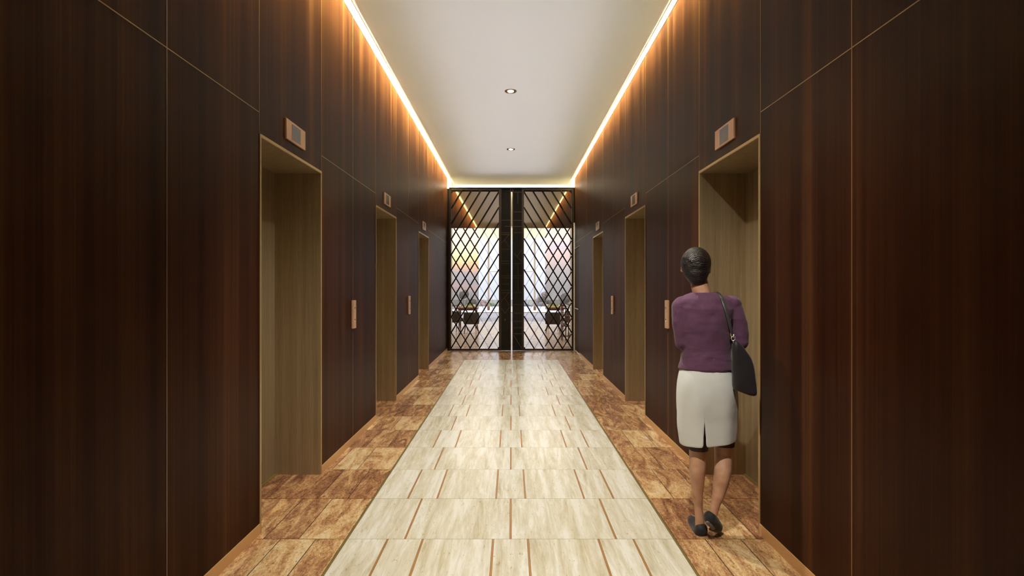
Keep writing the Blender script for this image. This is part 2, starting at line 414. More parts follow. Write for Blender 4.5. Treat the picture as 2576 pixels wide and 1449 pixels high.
# ------------------------------------------------------------------ end portal around the gate
m = MB()
m.box(XL-.5, XL, YG+.001, 14.0, 0, 4.45); m.box(XR, XR+.5, YG+.001, 14.0, 0, 4.45)
m.box(XL, XR, 13.86, 14.0, 3.02, 4.45)
tag(m.build('wall_end', WHITE), 'white painted reveal and bulkhead beyond the lattice gate', 'wall', kind='structure')
gx = lambda px: (px-1286.5)/108.27
gz = lambda py: H-(py-724.5)/108.27
m = MB(); m.box(gx(1129.4), gx(1446.2), YG-.03, YG+.05, gz(474.8), gz(472.2)); m.box(gx(1129.4), gx(1446.2), YG+.01, YG+.05, gz(482), gz(474.8))
m.box(XL, gx(1129.8), YG-.02, YG+.04, 0, gz(475)); m.box(gx(1443.2), XR, YG-.005, YG+.04, gz(560), gz(475))
tag(m.build('trim_1', STEEL), 'thin black steel head rail above the lattice gate', 'rail', kind='structure')

def clip_bar(m, x0, z0, x1, z1, X0, X1, Z0, Z1, wd, y, dp):
    """a diagonal bar clipped to a rectangle"""
    dx, dz = x1-x0, z1-z0; t0, t1 = 0, 1
    for p, q in ((-dx, x0-X0), (dx, X1-x0), (-dz, z0-Z0), (dz, Z1-z0)):
        if abs(p) < 1e-9:
            if q < 0: return
        else:
            r_ = q/p
            if p < 0: t0 = max(t0, r_)
            else: t1 = min(t1, r_)
    if t1-t0 < 1e-4: return
    m.bar((x0+dx*t0, y, z0+dz*t0), (x0+dx*t1, y, z0+dz*t1), wd, dp)
def gate_leaf(side):
    # outer frame, lattice area and solid inner stile, measured in the plane of the gate
    if side < 0: fo0, fi0, fi1, fo1 = gx(1129.8), gx(1135), gx(1255), gx(1259); pa, pb = gx(1259), gx(1285.6)
    else: fo0, fi0, fi1, fo1 = gx(1315.2), gx(1318), gx(1438), gx(1442.8); pa, pb = gx(1288.8), gx(1315.2)
    zt, zti, zbi, zb = gz(475.2), gz(479.0), gz(877), .004
    lab = 'left leaf of the tall black lattice gate, bars leaning right' if side < 0 else 'right leaf of the tall black lattice gate, bars leaning left'
    r = empty('lattice_gate', (0, YG, 0), lab, 'gate', 'lattice gate leaves')
    q = MB(); q.box(fo0, fi0, -.025, .025, zb, zt, .003); q.box(fi1, fo1, -.025, .025, zb, zt, .003)
    q.box(fi0, fi1, -.025, .025, zti, zt, .003); q.box(fi0, fi1, -.025, .025, zb, zbi, .003); q.build('frame', STEELF, r)
    px = .361/218; sl = 1.65; step = 218*px
    def diag(sgn, y, wd, dp, ztop, xa, xb, anchor_x, anchor_z, mt, name):
        q = MB()
        for k in range(-14, 16):
            z_ = anchor_z-step*k                       # bar meets x = anchor_x at z_
            L = 4.0
            clip_bar(q, anchor_x-L, z_-sgn*sl*L, anchor_x+L, z_+sgn*sl*L, xa, xb, zbi, ztop, wd, y, dp)
        if q.b.verts: q.build(name, mt, r)
        else: q.b.free()
    ax = fi1 if side < 0 else fi0
    diag(-side, -.006, .029, .028, zti, fi0, fi1, ax, gz(482.5), STEEL, 'front_lattice')
    # rear bars, only on the clear glass below the mirror; dark outside, pale inner ones paint a faint reflection
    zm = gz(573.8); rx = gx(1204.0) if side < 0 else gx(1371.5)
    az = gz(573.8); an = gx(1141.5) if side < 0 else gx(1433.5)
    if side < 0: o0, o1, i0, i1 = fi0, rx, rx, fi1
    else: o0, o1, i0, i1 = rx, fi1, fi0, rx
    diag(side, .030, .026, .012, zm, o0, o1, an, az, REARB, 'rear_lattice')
    diag(side, .030, .018, .006, zm, i0, i1, an, az, REFLB, 'reflected_lattice')
    q = MB(); q.keep = True; q.quad((fi0, .017, zbi), (fi1, .017, zbi), (fi1, .017, zm), (fi0, .017, zm)); q.build('glass_pane', GLASS, r)
    q = MB(); q.box(fi0, fi1, .014, .022, zm, zti); tag(q.build('mirror_pane', MIRROR, r), 'bronze mirror pane filling the top of the gate leaf')
    # solid stile with raised frames and ornament
    q = MB(); q.box(pa, pb, .0, .022, zb, zt); q.build('stile_panel', PANELB, r)
    q = MB()
    for a, b in ((pa, pa+.024), (pb-.024, pb)): q.box(a, b, -.02, .02, zb, zt, .003)
    q.build('stile_edge', STEELF, r)
    X = lambda c: gx(1240+c/6.04)
    Zt = lambda c: gz(440+c/6.04)
    Zb = lambda c: gz(680+c/6.04)
    t = .009
    def hb(x0, x1, z): q = MB(); q.box(X(x0), X(x1), -.013, .003, z-t/2, z+t/2); q.build('relief_bar', LEDGE, r)
    def lb(a, b): q = MB(); q.bar((X(a[0]), -.005, a[1]), (X(b[0]), -.005, b[1]), t, .016); q.build('relief_bar', LEDGE, r)
    if side < 0:
        for c in (688, 878, 907, 1130, 1310, 1347): hb(118, 262, Zt(c))
        hb(180, 262, Zt(782))
        for c in (85, 117, 210, 305, 340): hb(118, 262, Zb(c))
        lb((242, Zt(907)), (138, Zt(1035))); lb((175, Zt(985)), (252, Zt(1100)))
        lb((242, Zb(340)), (120, Zb(482))); lb((178, Zb(422)), (250, Zb(535)))
        lb((120, Zb(560)), (183, Zb(655))); lb((183, Zb(655)), (250, Zb(558)))
        q = MB(); q.sphere((X(184), -.002, Zb(752)), .018, (1, .3, 1.3), seg=12); q.build('relief_boss', LEDGE, r)
    else:
        for c in (262, 563, 690, 783, 877, 1347): hb(312, 450, Zt(c))
        for c in (85, 117, 337, 522, 648, 773, 868, 960): hb(312, 450, Zb(c))
        lb((380, Zt(262)), (380, Zt(436))); lb((440, Zt(1130)), (370, Zt(1235))); lb((318, Zt(1188)), (440, Zt(1318)))
        lb((381, Zt(1347)), (381, Zb(80))); lb((381, Zb(117)), (381, Zb(312))); lb((315, Zb(985)), (450, Zb(1205)))
    if side > 0:
        rec = mat('black_recess', (.006, .006, .006), .5)
        for c in (662, 790, 884, 976): q = MB(); q.box(X(318), X(446), -.012, .001, Zb(c)-.018, Zb(c)+.014); q.build('relief_shelf', rec, r)
STEELF = mat('bronze_black_frame', (.10, .078, .060), .32, .85)
gate_leaf(-1); gate_leaf(1)

# ------------------------------------------------------------------ indicators and call plates
def indicator(side, i):
    a, b = OPEN[i]; y = (a+b)/2; X = XL if side < 0 else XR; d = -side
    nm = ['nearest', 'middle', 'farthest'][i]; sd = 'left' if side < 0 else 'right'
    r = empty('floor_indicator', (X, y, H+.711*1.48), 'rose brass lift floor indicator above the %s entrance on the %s wall' % (nm, sd), 'indicator', 'floor indicators above the lifts')
    q = MB(); x0, x1 = sorted((0, d*.012)); q.box(x0, x1, -.168, .168, -.067, .067, .0015); q.build('face_plate', PLATE, r)
    q = MB(); x0, x1 = sorted((d*.010, d*.0128)); q.box(x0, x1, -.076, .076, -.053, .053); tag(q.build('display', SCREEN, r), 'dark grey display window')
def callplate(side, y, ordn):
    X = XL if side < 0 else XR; d = -side; sd = 'left' if side < 0 else 'right'
    r = empty('call_button_plate', (X, y, H-.247), 'rose brass call plate on the %s wall between the %s' % (sd, ordn), 'call plate', 'lift call plates')
    q = MB(); x0, x1 = sorted((0, d*.022)); q.box(x0, x1, -.045, .045, -.132, .132, .006); q.build('face_plate', PLATE, r)
    for z, mt, n in ((.060, REDB, 'up_button'), (-.050, DARKB, 'down_button'), (-.062, PEARL, 'button_light')):
        q = MB(); rr = .0085 if n != 'button_light' else .006
        q.cone((d*.020, 0, z), (d*.0255, 0, z), rr, rr*.85, 16); q.build(n, mt, r)
REDB = mat('dark_red_button', (.22, .02, .015), .3); DARKB = mat('dark_button', (.03, .02, .02), .3); PEARL = mat('pearl_light', (.95, .9, .85), .2)
for s_ in (-1, 1):
    for i in range(3): indicator(s_, i)
    callplate(s_, 5.222, 'nearest and middle lifts'); callplate(s_, 8.05, 'middle and farthest lifts')

# ------------------------------------------------------------------ lounge beyond the gate
LFL = mat('lounge_tile', (.50, .36, .23), .25); k = NB(LFL)
br = k.n('ShaderNodeTexBrick'); k.l(k.coords((1.1, 1.1, 1)), br.inputs[0])
br.inputs['Color1'].default_value = (.56, .42, .28, 1); br.inputs['Color2'].default_value = (.44, .31, .20, 1); br.inputs['Mortar'].default_value = (.34, .24, .16, 1)
br.inputs['Scale'].default_value = 1.6; br.inputs['Mortar Size'].default_value = .01; k.l(br.outputs[0], k.b.inputs['Base Color'])
m = MB(); m.box(-5, 5, 13.9, 24.0, -.05, 0)
tag(m.build('lounge_floor', LFL), 'tan tiled lounge floor seen through the lattice gate', 'floor', kind='structure')
m = MB(); m.box(-5, 5, 14.0, 24.1, 4.04, 4.2); tag(m.build('lounge_ceiling', WHITE), 'white ceiling of the lounge beyond the gate', 'ceiling', kind='structure')
LW = mat('lounge_wall', (.55, .47, .38), .7)
for nm, a, b in (('lounge_wall_left', -5.2, -5), ('lounge_wall_right', 5, 5.2)):
    m = MB(); m.box(a, b, 14.0, 24.1, 0, 4.2); tag(m.build(nm, LW), 'beige side wall of the lounge, %s' % nm[12:], 'wall', kind='structure')
m = MB(); m.box(-5, XL-.5, 13.9, 14.0, 0, 4.2); m.box(XR+.5, 5, 13.9, 14.0, 0, 4.2)
tag(m.build('lounge_wall_front', LW), 'lounge wall either side of the gate opening', 'wall', kind='structure')
YW = 23.9; lx = lambda px: (px-1286.5)/1400*YW
MUL = mat('copper_taupe_mullion', (.30, .23, .18), .5, .1)
wr = empty('window_1', (0, YW, 0), 'tall lounge window with slim copper mullions and sunset tinted side glass', 'window', kind='structure')
for px in (1229.0, 1345.2):
    q = MB(); q.box(lx(px)-.036, lx(px)+.036, -.03, .04, .53, 3.58, .004); q.build('mullion', MUL, wr)
    q = MB(); q.box(lx(px)-.05, lx(px)+.05, -.05, .05, .50, .66); q.build('mullion_foot', mat('dark_copper', (.20, .09, .045), .45), wr)
for a, b in ((1232, 1284), (1290, 1342)):
    q = MB(); q.box(lx(a), lx(b), -.01, .01, 2.148, 2.172); q.build('transom_bar', MUL, wr)
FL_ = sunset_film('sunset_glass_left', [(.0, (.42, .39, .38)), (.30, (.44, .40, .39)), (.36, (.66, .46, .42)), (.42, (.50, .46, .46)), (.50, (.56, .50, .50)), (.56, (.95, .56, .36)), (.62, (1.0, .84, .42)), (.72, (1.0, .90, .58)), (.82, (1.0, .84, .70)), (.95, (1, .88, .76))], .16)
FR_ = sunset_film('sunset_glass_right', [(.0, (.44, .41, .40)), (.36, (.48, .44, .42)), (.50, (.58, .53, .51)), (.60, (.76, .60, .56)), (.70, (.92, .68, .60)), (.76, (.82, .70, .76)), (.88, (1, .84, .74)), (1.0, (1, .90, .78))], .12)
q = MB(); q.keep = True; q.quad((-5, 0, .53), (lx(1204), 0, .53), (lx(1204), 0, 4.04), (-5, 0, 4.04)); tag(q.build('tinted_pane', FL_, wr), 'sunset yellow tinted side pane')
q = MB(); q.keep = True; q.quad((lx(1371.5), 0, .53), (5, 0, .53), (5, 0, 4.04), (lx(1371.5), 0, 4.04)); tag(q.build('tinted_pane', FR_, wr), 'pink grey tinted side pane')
q = MB(); q.keep = True; q.quad((lx(1204), 0, .53), (lx(1371.5), 0, .53), (lx(1371.5), 0, 3.58), (lx(1204), 0, 3.58)); q.build('clear_pane', glass('window_glass', (.97, .98, 1), .03), wr)
q = MB(); q.keep = True; q.quad((lx(1204), 0, 3.58), (lx(1371.5), 0, 3.58), (lx(1371.5), 0, 4.04), (lx(1204), 0, 4.04)); tag(q.build('lit_header', glass('lit_header_yellow', (1, .92, .62), .03), wr), 'lit cream header above the window, built as yellow glass')  # lit header, its brightness put in as yellow see-through glass

TER = mat('terrace_paving', (.36, .34, .37), .6)
m = MB(); m.box(-12, 12, 24.0, 32.6, -.06, 0); tag(m.build('terrace', TER), 'grey paved terrace outside the lounge window', 'terrace', kind='structure')
m = MB(); m.box(-12, 12, 32.6, 32.75, .03, .37); m.use(1); m.box(-12, 12, 32.58, 32.6, 0, .03)
tag(m.build('parapet', [mat('white_render', (.95, .95, .95), .7), mat('parapet_base', (.16, .11, .08), .7)]), 'low white parapet wall along the far edge of the terrace', 'wall', kind='structure')
m = MB(); m.box(-80, 80, 32.8, 140, -1.6, -1.5); tag(m.build('ground', mat('far_ground', (.30, .30, .26), .9)), 'hazy ground beyond the terrace', 'ground', kind='structure')
sun = bpy.data.lights.new('soft_sun', 'SUN'); sun.energy = 1.6; sun.angle = .3; so = bpy.data.objects.new('soft_sun', sun); COL.objects.link(so); so.rotation_euler = (math.radians(38), 0, math.radians(8)); so.location = (0, 20, 20)

def shrub(x, y, hgt, wid, color, label):
    r = empty('shrub', (x, y, -1.5), label, 'shrub', 'hazy shrubs beyond the parapet')
    q = MB(); n = 16
    for j in range(n):
        a = random.random()*6.28; rr = random.random()**.5
        z = hgt*(.35+.6*random.random()*(1-.55*rr))
        q.sphere((math.cos(a)*rr*wid*.42, math.sin(a)*rr*wid*.3, z), wid*random.uniform(.10, .17), (1, 1, .9), seg=8)
    for v in q.b.verts: v.co += Vector((random.uniform(-1, 1), random.uniform(-1, 1), random.uniform(-1, 1)))*wid*.022
    q.build('foliage', cloth('shrub_leaf_%d' % int(color[0]*1000), color, .9, 12, .4, 0), r)
    q = MB(); q.cone((0, 0, -.02), (0, 0, hgt*.45), wid*.03, wid*.02, 8)
    for j in range(9):
        a = random.random()*6.28; q.cone((0, 0, hgt*.35), (math.cos(a)*wid*.3, math.sin(a)*wid*.2, hgt*(.75+.3*random.random())), wid*.012, wid*.003, 5)
    q.build('stem', mat('shrub_bark', (.13, .10, .09), .9), r)
for i, (x, y, hg, wd, c, lb) in enumerate([
    (-5.2, 40, 2.75, 2.4, (.17, .16, .16), 'tall grey shrub behind the left tinted pane, leftmost'),
    (-3.6, 42, 2.75, 2.2, (.20, .18, .17), 'grey brown shrub behind the left tinted pane, second from left'),
    (-2.2, 40, 2.35, 1.7, (.30, .22, .20), 'reddish brown low shrub left of the first copper mullion'),
    (-1.2, 43, 2.35, 1.8, (.20, .24, .16), 'dull green shrub just right of the first copper mullion'),
    (1.0, 42, 2.25, 1.5, (.13, .15, .20), 'dark bluish low clump between the gate stile and second mullion'),
    (2.0, 40, 2.25, 1.3, (.16, .17, .22), 'small bluish clump right of the second mullion'),
    (2.6, 45, 2.9, 2.2, (.26, .22, .21), 'hazy brown shrub at the inner edge of the right tinted pane'),
    (4.3, 42, 2.75, 2.6, (.22, .20, .19), 'bare grey shrub behind the right tinted pane'),
    (6.2, 44, 3.0, 2.8, (.19, .18, .17), 'tall grey shrub behind the right tinted pane, rightmost')]):
    shrub(x, y, hg, wd, c, lb)

CHF = cloth('charcoal_upholstery', (.060, .052, .050), .85, 300); CWD = mat('walnut_legs', (.17, .075, .030), .4)
def lounge_chair(label, loc, rz, grp='charcoal lounge chairs'):
    r = empty('lounge_chair', loc, label, 'chair', grp, rz=rz)
    # faces +Y locally: back towards -Y
    q = MB(); q.box(-.235, .235, -.20, .24, .34, .44, .03); q.build('seat', CHF, r, True)
    q = MB(); n = 14; rings = []
    for z, k_ in ((.30, .96), (.36, 1.0), (.52, 1.03), (.64, 1.0), (.68, .96)):
        ring = []
        for j in range(n+1):
            a = math.pi*(1.12+.76*0)+0
            t = -1+2*j/n; ring.append((.25*k_*math.sin(t*1.25)/math.sin(1.25), -.27*k_*math.cos(t*1.15)+.02, z))
        for j in range(n, -1, -1):
            t = -1+2*j/n; ring.append((.215*k_*math.sin(t*1.25)/math.sin(1.25), -.235*k_*math.cos(t*1.15)+.02, z))
        rings.append(ring)
    q.loft(rings); q.build('backrest', CHF, r, True)
    for sx in (-1, 1):
        for sy in (-1, 1):
            q = MB(); q.cone((sx*.23, sy*.23, 0), (sx*.17, sy*.16, .35), .010, .017, 10); q.build('leg', CWD, r, True)
    return r
def px2(px, y): return (px-1286.5)/1400*y
lounge_chair('charcoal upholstered chair at the left lounge table, seen angled at far left', (px2(1153, 18.75), 18.75, 0), -.9)
lounge_chair('charcoal upholstered chair with its back to the gate at the left table', (px2(1186, 17.9), 17.9, 0), .05)
lounge_chair('charcoal upholstered chair with its back to the gate at the right table', (px2(1391, 17.9), 17.9, 0), -.05)
lounge_chair('charcoal upholstered chair at the right lounge table, beside the slatted stand', (px2(1427, 18.9), 18.9, 0), .8)
TT = mat('walnut_table', (.15, .060, .028), .35)
def table(x0, x1, label, yc=20.2):
    xc = (x0+x1)/2; hw = (x1-x0)/2
    r = empty('dining_table', (xc, yc, 0), label, 'table', 'lounge tables')
    q = MB(); q.box(-hw, hw, -.42, .42, .70, .755, .006); q.build('tabletop', TT, r)
    q = MB(); q.box(-hw+.04, hw-.04, -.36, .36, .655, .70); q.build('apron', TT, r)
    for sx in (-1, 1):
        for sy in (-1, 1):
            q = MB(); q.cone((sx*(hw-.07), sy*.33, 0), (sx*(hw-.07), sy*.33, .68), .016, .024, 10); q.build('leg', TT, r, True)
    return r
table(px2(1152, 20.2), px2(1203, 20.2), 'walnut dining table in the lounge seen through the left gate leaf')
table(px2(1374, 20.2), px2(1419, 20.2), 'walnut dining table in the lounge seen through the right gate leaf')
GRS = mat('lime_grass', (.50, .62, .10), .7); POT = mat('white_ceramic', (.88, .86, .82), .3)
def planter(x, w_, label):
    r = empty('table_planter', (x, 20.35, .755), label, 'planter', 'lime planters on the lounge tables')
    q = MB(); q.box(-w_/2, w_/2, -.05, .05, 0, .035, .004); q.build('trough', POT, r)
    q = MB()
    for j in range(160):
        a = random.uniform(-w_/2+.01, w_/2-.01); b = random.uniform(-.04, .04); hh = random.uniform(.05, .085)
        q.cone((a, b, .03), (a+random.uniform(-.02, .02), b+random.uniform(-.015, .015), .03+hh), .006, .001, 4)
    tag(q.build('grass', GRS, r), kind='stuff')
planter(px2(1182, 20.35), .42, 'low trough of lime green grass on the left lounge table')
planter(px2(1395, 20.35), .40, 'low trough of lime green grass on the right lounge table')
def cup(px, y, z, sc, label):
    q = MB(); q.lathe((0, 0, 0), [(.022*sc, 0), (.030*sc, .01), (.036*sc, .05*sc), (.040*sc, .09*sc), (.036*sc, .088*sc), (.03*sc, .05*sc), (.02*sc, .02)], 20)
    o = q.build('white_cup', POT, smooth=True); o.location = (px2(px, y), y, z); tag(o, label, 'cup', 'white cups on the lounge tables')
cup(1176, 20.05, .755, 1.1, 'white cup on the left lounge table, left of the pair')
cup(1193, 20.05, .755, 1.1, 'white cup on the left lounge table, right of the pair')
cup(1157, 20.05, .755, 1.0, 'white cup at the left end of the left lounge table')
cup(1377, 20.05, .755, 1.2, 'white cup on the right lounge table near its inner end')
cup(1408, 20.05, .755, 1.0, 'white cup on the right lounge table near its outer end')
r = empty('slatted_stand', (1.545, 15.6, 0), 'slatted walnut stand with shelves just behind the right edge of the gate', 'stand')
SW = mat('stand_walnut', (.22, .115, .055), .45)
for j in range(4): q = MB(); x = -.12+.08*j; q.box(x-.012, x+.012, -.14, -.12, 0, .98); q.build('slat', SW, r)
for z in (.10, .38, .66, .97): q = MB(); q.box(-.15, .15, -.12, .14, z, z+.025); q.build('shelf', SW, r)
for sx in (-1, 1): q = MB(); q.box(sx*.15-.012, sx*.15+.012, -.12, .14, 0, .98); q.build('side_panel', TT, r)
for i, (dx, z, hh) in enumerate(((-.06, .405, .09), (.05, .405, .12), (-.02, .685, .10), (.07, .125, .1))):
    q = MB(); q.lathe((0, 0, 0), [(.02, 0), (.028, hh*.5), (.012, hh*.8), (.014, hh)], 14); o = q.build('white_jar', POT, smooth=True); o.location = (1.545+dx, 15.6, z)
    tag(o, 'small white jar on a shelf of the slatted walnut stand, %s' % ['middle shelf left', 'middle shelf right', 'upper shelf', 'bottom shelf'][i], 'jar', 'jars on the slatted stand')

# ------------------------------------------------------------------ the woman by the right lift
SK = mat('skin', (.50, .275, .165), .5, spec=.35); k = NB(SK); k.b.inputs['Subsurface Weight'].default_value = .12
k.b.inputs['Subsurface Radius'].default_value = (.02, .008, .004)
k.l(k.ramp(k.noise(k.coords(), 14, 3, .5), [(.35, (.42, .215, .125)), (.65, (.56, .32, .20))]), k.b.inputs['Base Color'])
PURP = cloth('plum_knit', (.098, .038, .075), .8, 420, .10, .6, 1.0)
SKIRT = cloth('ivory_skirt_cloth', (.64, .64, .60), .8, 600, .05, .3, .5)
BAGM = cloth('black_soft_leather', (.018, .015, .017), .5, 220, .2, .3); STRAP = mat('black_leather_strap', (.035, .033, .035), .3)
SHOE = cloth('black_suede', (.020, .018, .020), .7, 300, .2, .2); SOLE = mat('grey_sole', (.12, .105, .11), .7)
HAIR = mat('black_hair', (.012, .008, .008), .42, spec=.32); k = NB(HAIR)
tcn = k.n('ShaderNodeTexCoord'); wv = k.n('ShaderNodeTexWave', wave_type='RINGS'); wv.inputs['Scale'].default_value = 34; wv.inputs['Distortion'].default_value = 7; wv.inputs['Detail'].default_value = 3; wv.inputs['Detail Scale'].default_value = 1.4
mpn = k.n('ShaderNodeMapping'); mpn.inputs['Location'].default_value = (-1.10, -3.19, -1.62); k.l(tcn.outputs['Object'], mpn.inputs[0]); k.l(mpn.outputs[0], wv.inputs[0])
k.bump(wv.outputs['Fac'], .5, .005); k.l(k.ramp(wv.outputs['Fac'], [(.0, (.005, .003, .003)), (1, (.024, .016, .016))]), k.b.inputs['Base Color'])

YP = 3.29; SC = 425.0
def B(px, py, dy=0.0):      # body sketch plane, metres
    return Vector(((px-1286.5)/SC, YP+dy, H-(py-724.5)/SC))
who = empty('person', (B(1762, 1349).x, YP, 0), 'woman seen from behind in plum sweater and ivory skirt, arms folded, beside the right lift', 'person')
off = -Vector(who.location)
def pbuild(q, name, m_, voxel=None, sm=4, smooth=True, extra=None, parent=who):
    o = q.build(name, m_, None, smooth); o.parent = parent
    o.location = -Vector(who.location) if parent is who else (0, 0, 0)
    if voxel:
        r_ = o.modifiers.new('union', 'REMESH'); r_.mode = 'VOXEL'; r_.voxel_size = voxel; r_.use_smooth_shade = True
        s_ = o.modifiers.new('relax', 'SMOOTH'); s_.factor = .5; s_.iterations = sm
    return o
def ell(cx, z, cy, hw, hd, n=32, p=2.2):
    out = []
    for j in range(n):
        a = 2*math.pi*j/n; c, s_ = math.cos(a), math.sin(a)
        out.append((cx+hw*math.copysign(abs(c)**(2/p), c), cy+hd*math.copysign(abs(s_)**(2/p), s_), z))
    return out
def R(px, py, hwpx, hd, dy=0.0, p=2.2, n=32):
    b = B(px, py); return ell(b.x, b.z, YP+dy, hwpx/SC, hd, n, p)
yaw = math.radians(-24)          # head turned to her right
Rz = Matrix.Rotation(yaw, 4, 'Z') @ Matrix.Rotation(math.radians(4), 4, 'Y')
hc = B(1753, 668, .02)
def hp(x, y, z): return hc + (Rz @ Vector((x, y, z)))
# one continuous body: head, neck, trunk, arms with hands, legs and feet
q = MB()
q.sphere(hc, 1, (.074, .092, .088), Rz, 28)
q.sphere(hp(0, .030, -.050), 1, (.054, .060, .066), Rz, 24)             # jaw
q.sphere(hp(0, .066, -.092), 1, (.024, .022, .020), Rz, 16)             # chin
q.sphere(hp(0, .072, .030), 1, (.050, .020, .026), Rz, 16)              # brow
q.chain([(hp(0, .092, .008), .008), (hp(0, .108, -.026), .012)], 12)    # nose
for s_ in (-1, 1):
    q.sphere(hp(s_*.012, .098, -.030), .008, seg=10)
    q.sphere(hp(s_*.042, .062, -.020), 1, (.020, .020, .018), Rz, 14)   # cheeks
    q.sphere(hp(s_*.077, -.002, -.008), 1, (.009, .018, .030), Rz @ Matrix.Rotation(math.radians(-12), 4, 'X'), 16)   # ears
    q.sphere(hp(s_*.078, .002, -.034), .010, seg=10)
q.sphere(hp(0, .092, -.055), 1, (.021, .009, .006), Rz, 12)             # lips
q.sphere(hp(0, .090, -.064), 1, (.018, .009, .007), Rz, 12)
q.chain([(B(1758, 700, .015), .050), (B(1762, 728, .005), .049), (B(1768, 752, 0), .050)], 24)
q.loft([R(1769, 740, 22, .040, p=2), R(1770, 756, 52, .066), R(1771, 775, 62, .086), R(1772, 830, 60, .092), R(1770, 885, 52, .085),
        R(1773, 925, 62, .095), R(1777, 970, 68, .110), R(1778, 1010, 66, .105)])
# arms
el, er = B(1715, 862, -.01), B(1860, 860, -.01)
q.chain([(B(1716, 774), .038), (B(1707, 815, -.01), .038), (el, .034), (B(1748, 848, .16), .029), (B(1792, 838, .20), .023)], 16)
q.chain([(B(1836, 773), .038), (B(1856, 815, -.01), .038), (er, .034), (B(1832, 862, .16), .029), (B(1780, 872, .22), .023)], 16)
def hand(wrist, d, up, palm_n, curl):
    """palm, four jointed fingers and a thumb; d = direction of the hand"""
    d = Vector(d).normalized(); up = Vector(up).normalized(); n = Vector(palm_n).normalized()
    c = wrist+d*.045
    for t in (-.026, -.009, .009, .026):
        q.chain([(wrist+up*t*.55, .013), (wrist+d*.082+up*t, .0115)], 10)
    for t, L, dn in ((-.030, .056, 0), (-.010, .070, .1), (.011, .074, .1), (.031, .066, 0)):
        p0 = wrist+d*.084+up*t; dd = d.copy()
        pts = [(p0, .0095)]
        for seg, f in enumerate((.45, .32, .23)):
            dd = (dd+n*curl*(.35+.25*seg)).normalized(); p0 = p0+dd*L*f+up*t*.06; pts.append((p0, .0090-.0009*seg))
        q.chain(pts, 10)
    tb = wrist+d*.022+up*.028
    t1 = tb+(d*.6+up*.75+n*.25).normalized()*.036; t2 = t1+(d*.85+up*.35+n*.35).normalized()*.028
    q.chain([(tb, .013), (t1, .0105), (t2, .0085)], 10)
hand(B(1792, 838, .20), (1, -.42, .06), (0, .10, 1), (-.3, -1, 0), .75)
hand(B(1780, 872, .22), (-1, -.35, .05), (0, .10, 1), (.3, -1, 0), .75)
# legs
q.chain([(B(1752, 985), .078), (B(1753, 1060), .066), (B(1755, 1118), .052), (B(1754, 1145, -.005), .049), (B(1751, 1178, -.018), .0470),
         (B(1752, 1208, -.012), .0405), (B(1754, 1240, 0), .0315), (B(1757, 1276, .004), .0245), (B(1760, 1306, .004), .0255), (B(1761, 1326, .004), .028)], 18)
q.chain([(B(1806, 985), .078), (B(1816, 1060), .068), (B(1821, 1115, .01), .055), (B(1819, 1146, 0), .050), (B(1812, 1178, -.035), .0485),
         (B(1805, 1206, -.050), .0440), (B(1797, 1236, -.060), .0335), (B(1788, 1258, -.068), .0265), (B(1783, 1276, -.070), .026), (B(1776, 1288, -.072), .029)], 18)
# feet inside the shoes
q.chain([(B(1762, 1335, .0), .030), (B(1763, 1338, .10), .026), (B(1765, 1342, .19), .018)], 14)
q.chain([(B(1777, 1290, -.065), .028), (B(1795, 1312, -.030), .026), (B(1811, 1332, .005), .016)], 14)
body = pbuild(q, 'body', SK, .0045, 5)
# eyes
for s_ in (-1, 1):
    e = MB(); e.sphere(hp(s_*.030, .0855, .006), 1, (.0125, .008, .007), Rz, 14); e.use(1); e.sphere(hp(s_*.030, .0925, .006), 1, (.0055, .0025, .0055), Rz, 10)
    pbuild(e, 'eye', [mat('eye_white', (.8, .78, .75), .3), mat('brown_iris', (.05, .025, .012), .2)])
# hair swept back over the skull down to the nape
q = MB()
q.sphere(hp(0, -.016, .014), 1, (.0865, .100, .0965), Rz, 32)
q.sphere(hp(.006, -.026, -.026), 1, (.076, .080, .078), Rz, 24)
q.sphere(hp(.012, -.030, -.056), 1, (.062, .064, .060), Rz, 24)
q.sphere(hp(.018, -.026, -.082), 1, (.048, .050, .040), Rz, 24)
q.sphere(hp(-.030, -.072, .008), 1, (.040, .030, .034), Rz, 20)
q.chain([(hp(-.050, -.070, .040), .020), (hp(-.010, -.098, .020), .022), (hp(.030, -.088, -.004), .020)], 14)
pbuild(q, 'hair', HAIR, .004, 14)
# plum sweater
q = MB()
q.loft([R(1769, 736.5, 28, .058, p=2), R(1770, 742, 46, .072, p=2.0), R(1771, 752, 66, .088), R(1772, 775, 71, .108), R(1772, 805, 65, .115), R(1771, 840, 61, .113),
        R(1774, 880, 60, .108), R(1774, 905, 62, .116), R(1775, 920, 66, .124), R(1775, 928, 67, .126)])
q.sphere(B(1716, 768), .054); q.sphere(B(1840, 766), .056)
q.chain([(B(1740, 757), .038), (B(1713, 771, 0), .053), (B(1709, 810, -.01), .047), (el, .042), (B(1734, 856, .08), .041), (B(1748, 848, .15), .036), (B(1778, 842, .185), .030)], 20)
q.chain([(B(1812, 756), .038), (B(1841, 770, 0), .054), (B(1857, 812, -.01), .047), (er, .0445), (B(1852, 866, .08), .042), (B(1832, 862, .15), .036), (B(1796, 869, .205), .030)], 20)
sw = pbuild(q, 'sweater', PURP, .005, 5)
tx = bpy.data.textures.new('folds', 'CLOUDS'); tx.noise_scale = .085; tx.noise_depth = 1
dm = sw.modifiers.new('folds', 'DISPLACE'); dm.texture = tx; dm.strength = .013; dm.mid_level = .5; dm.texture_coords = 'LOCAL'
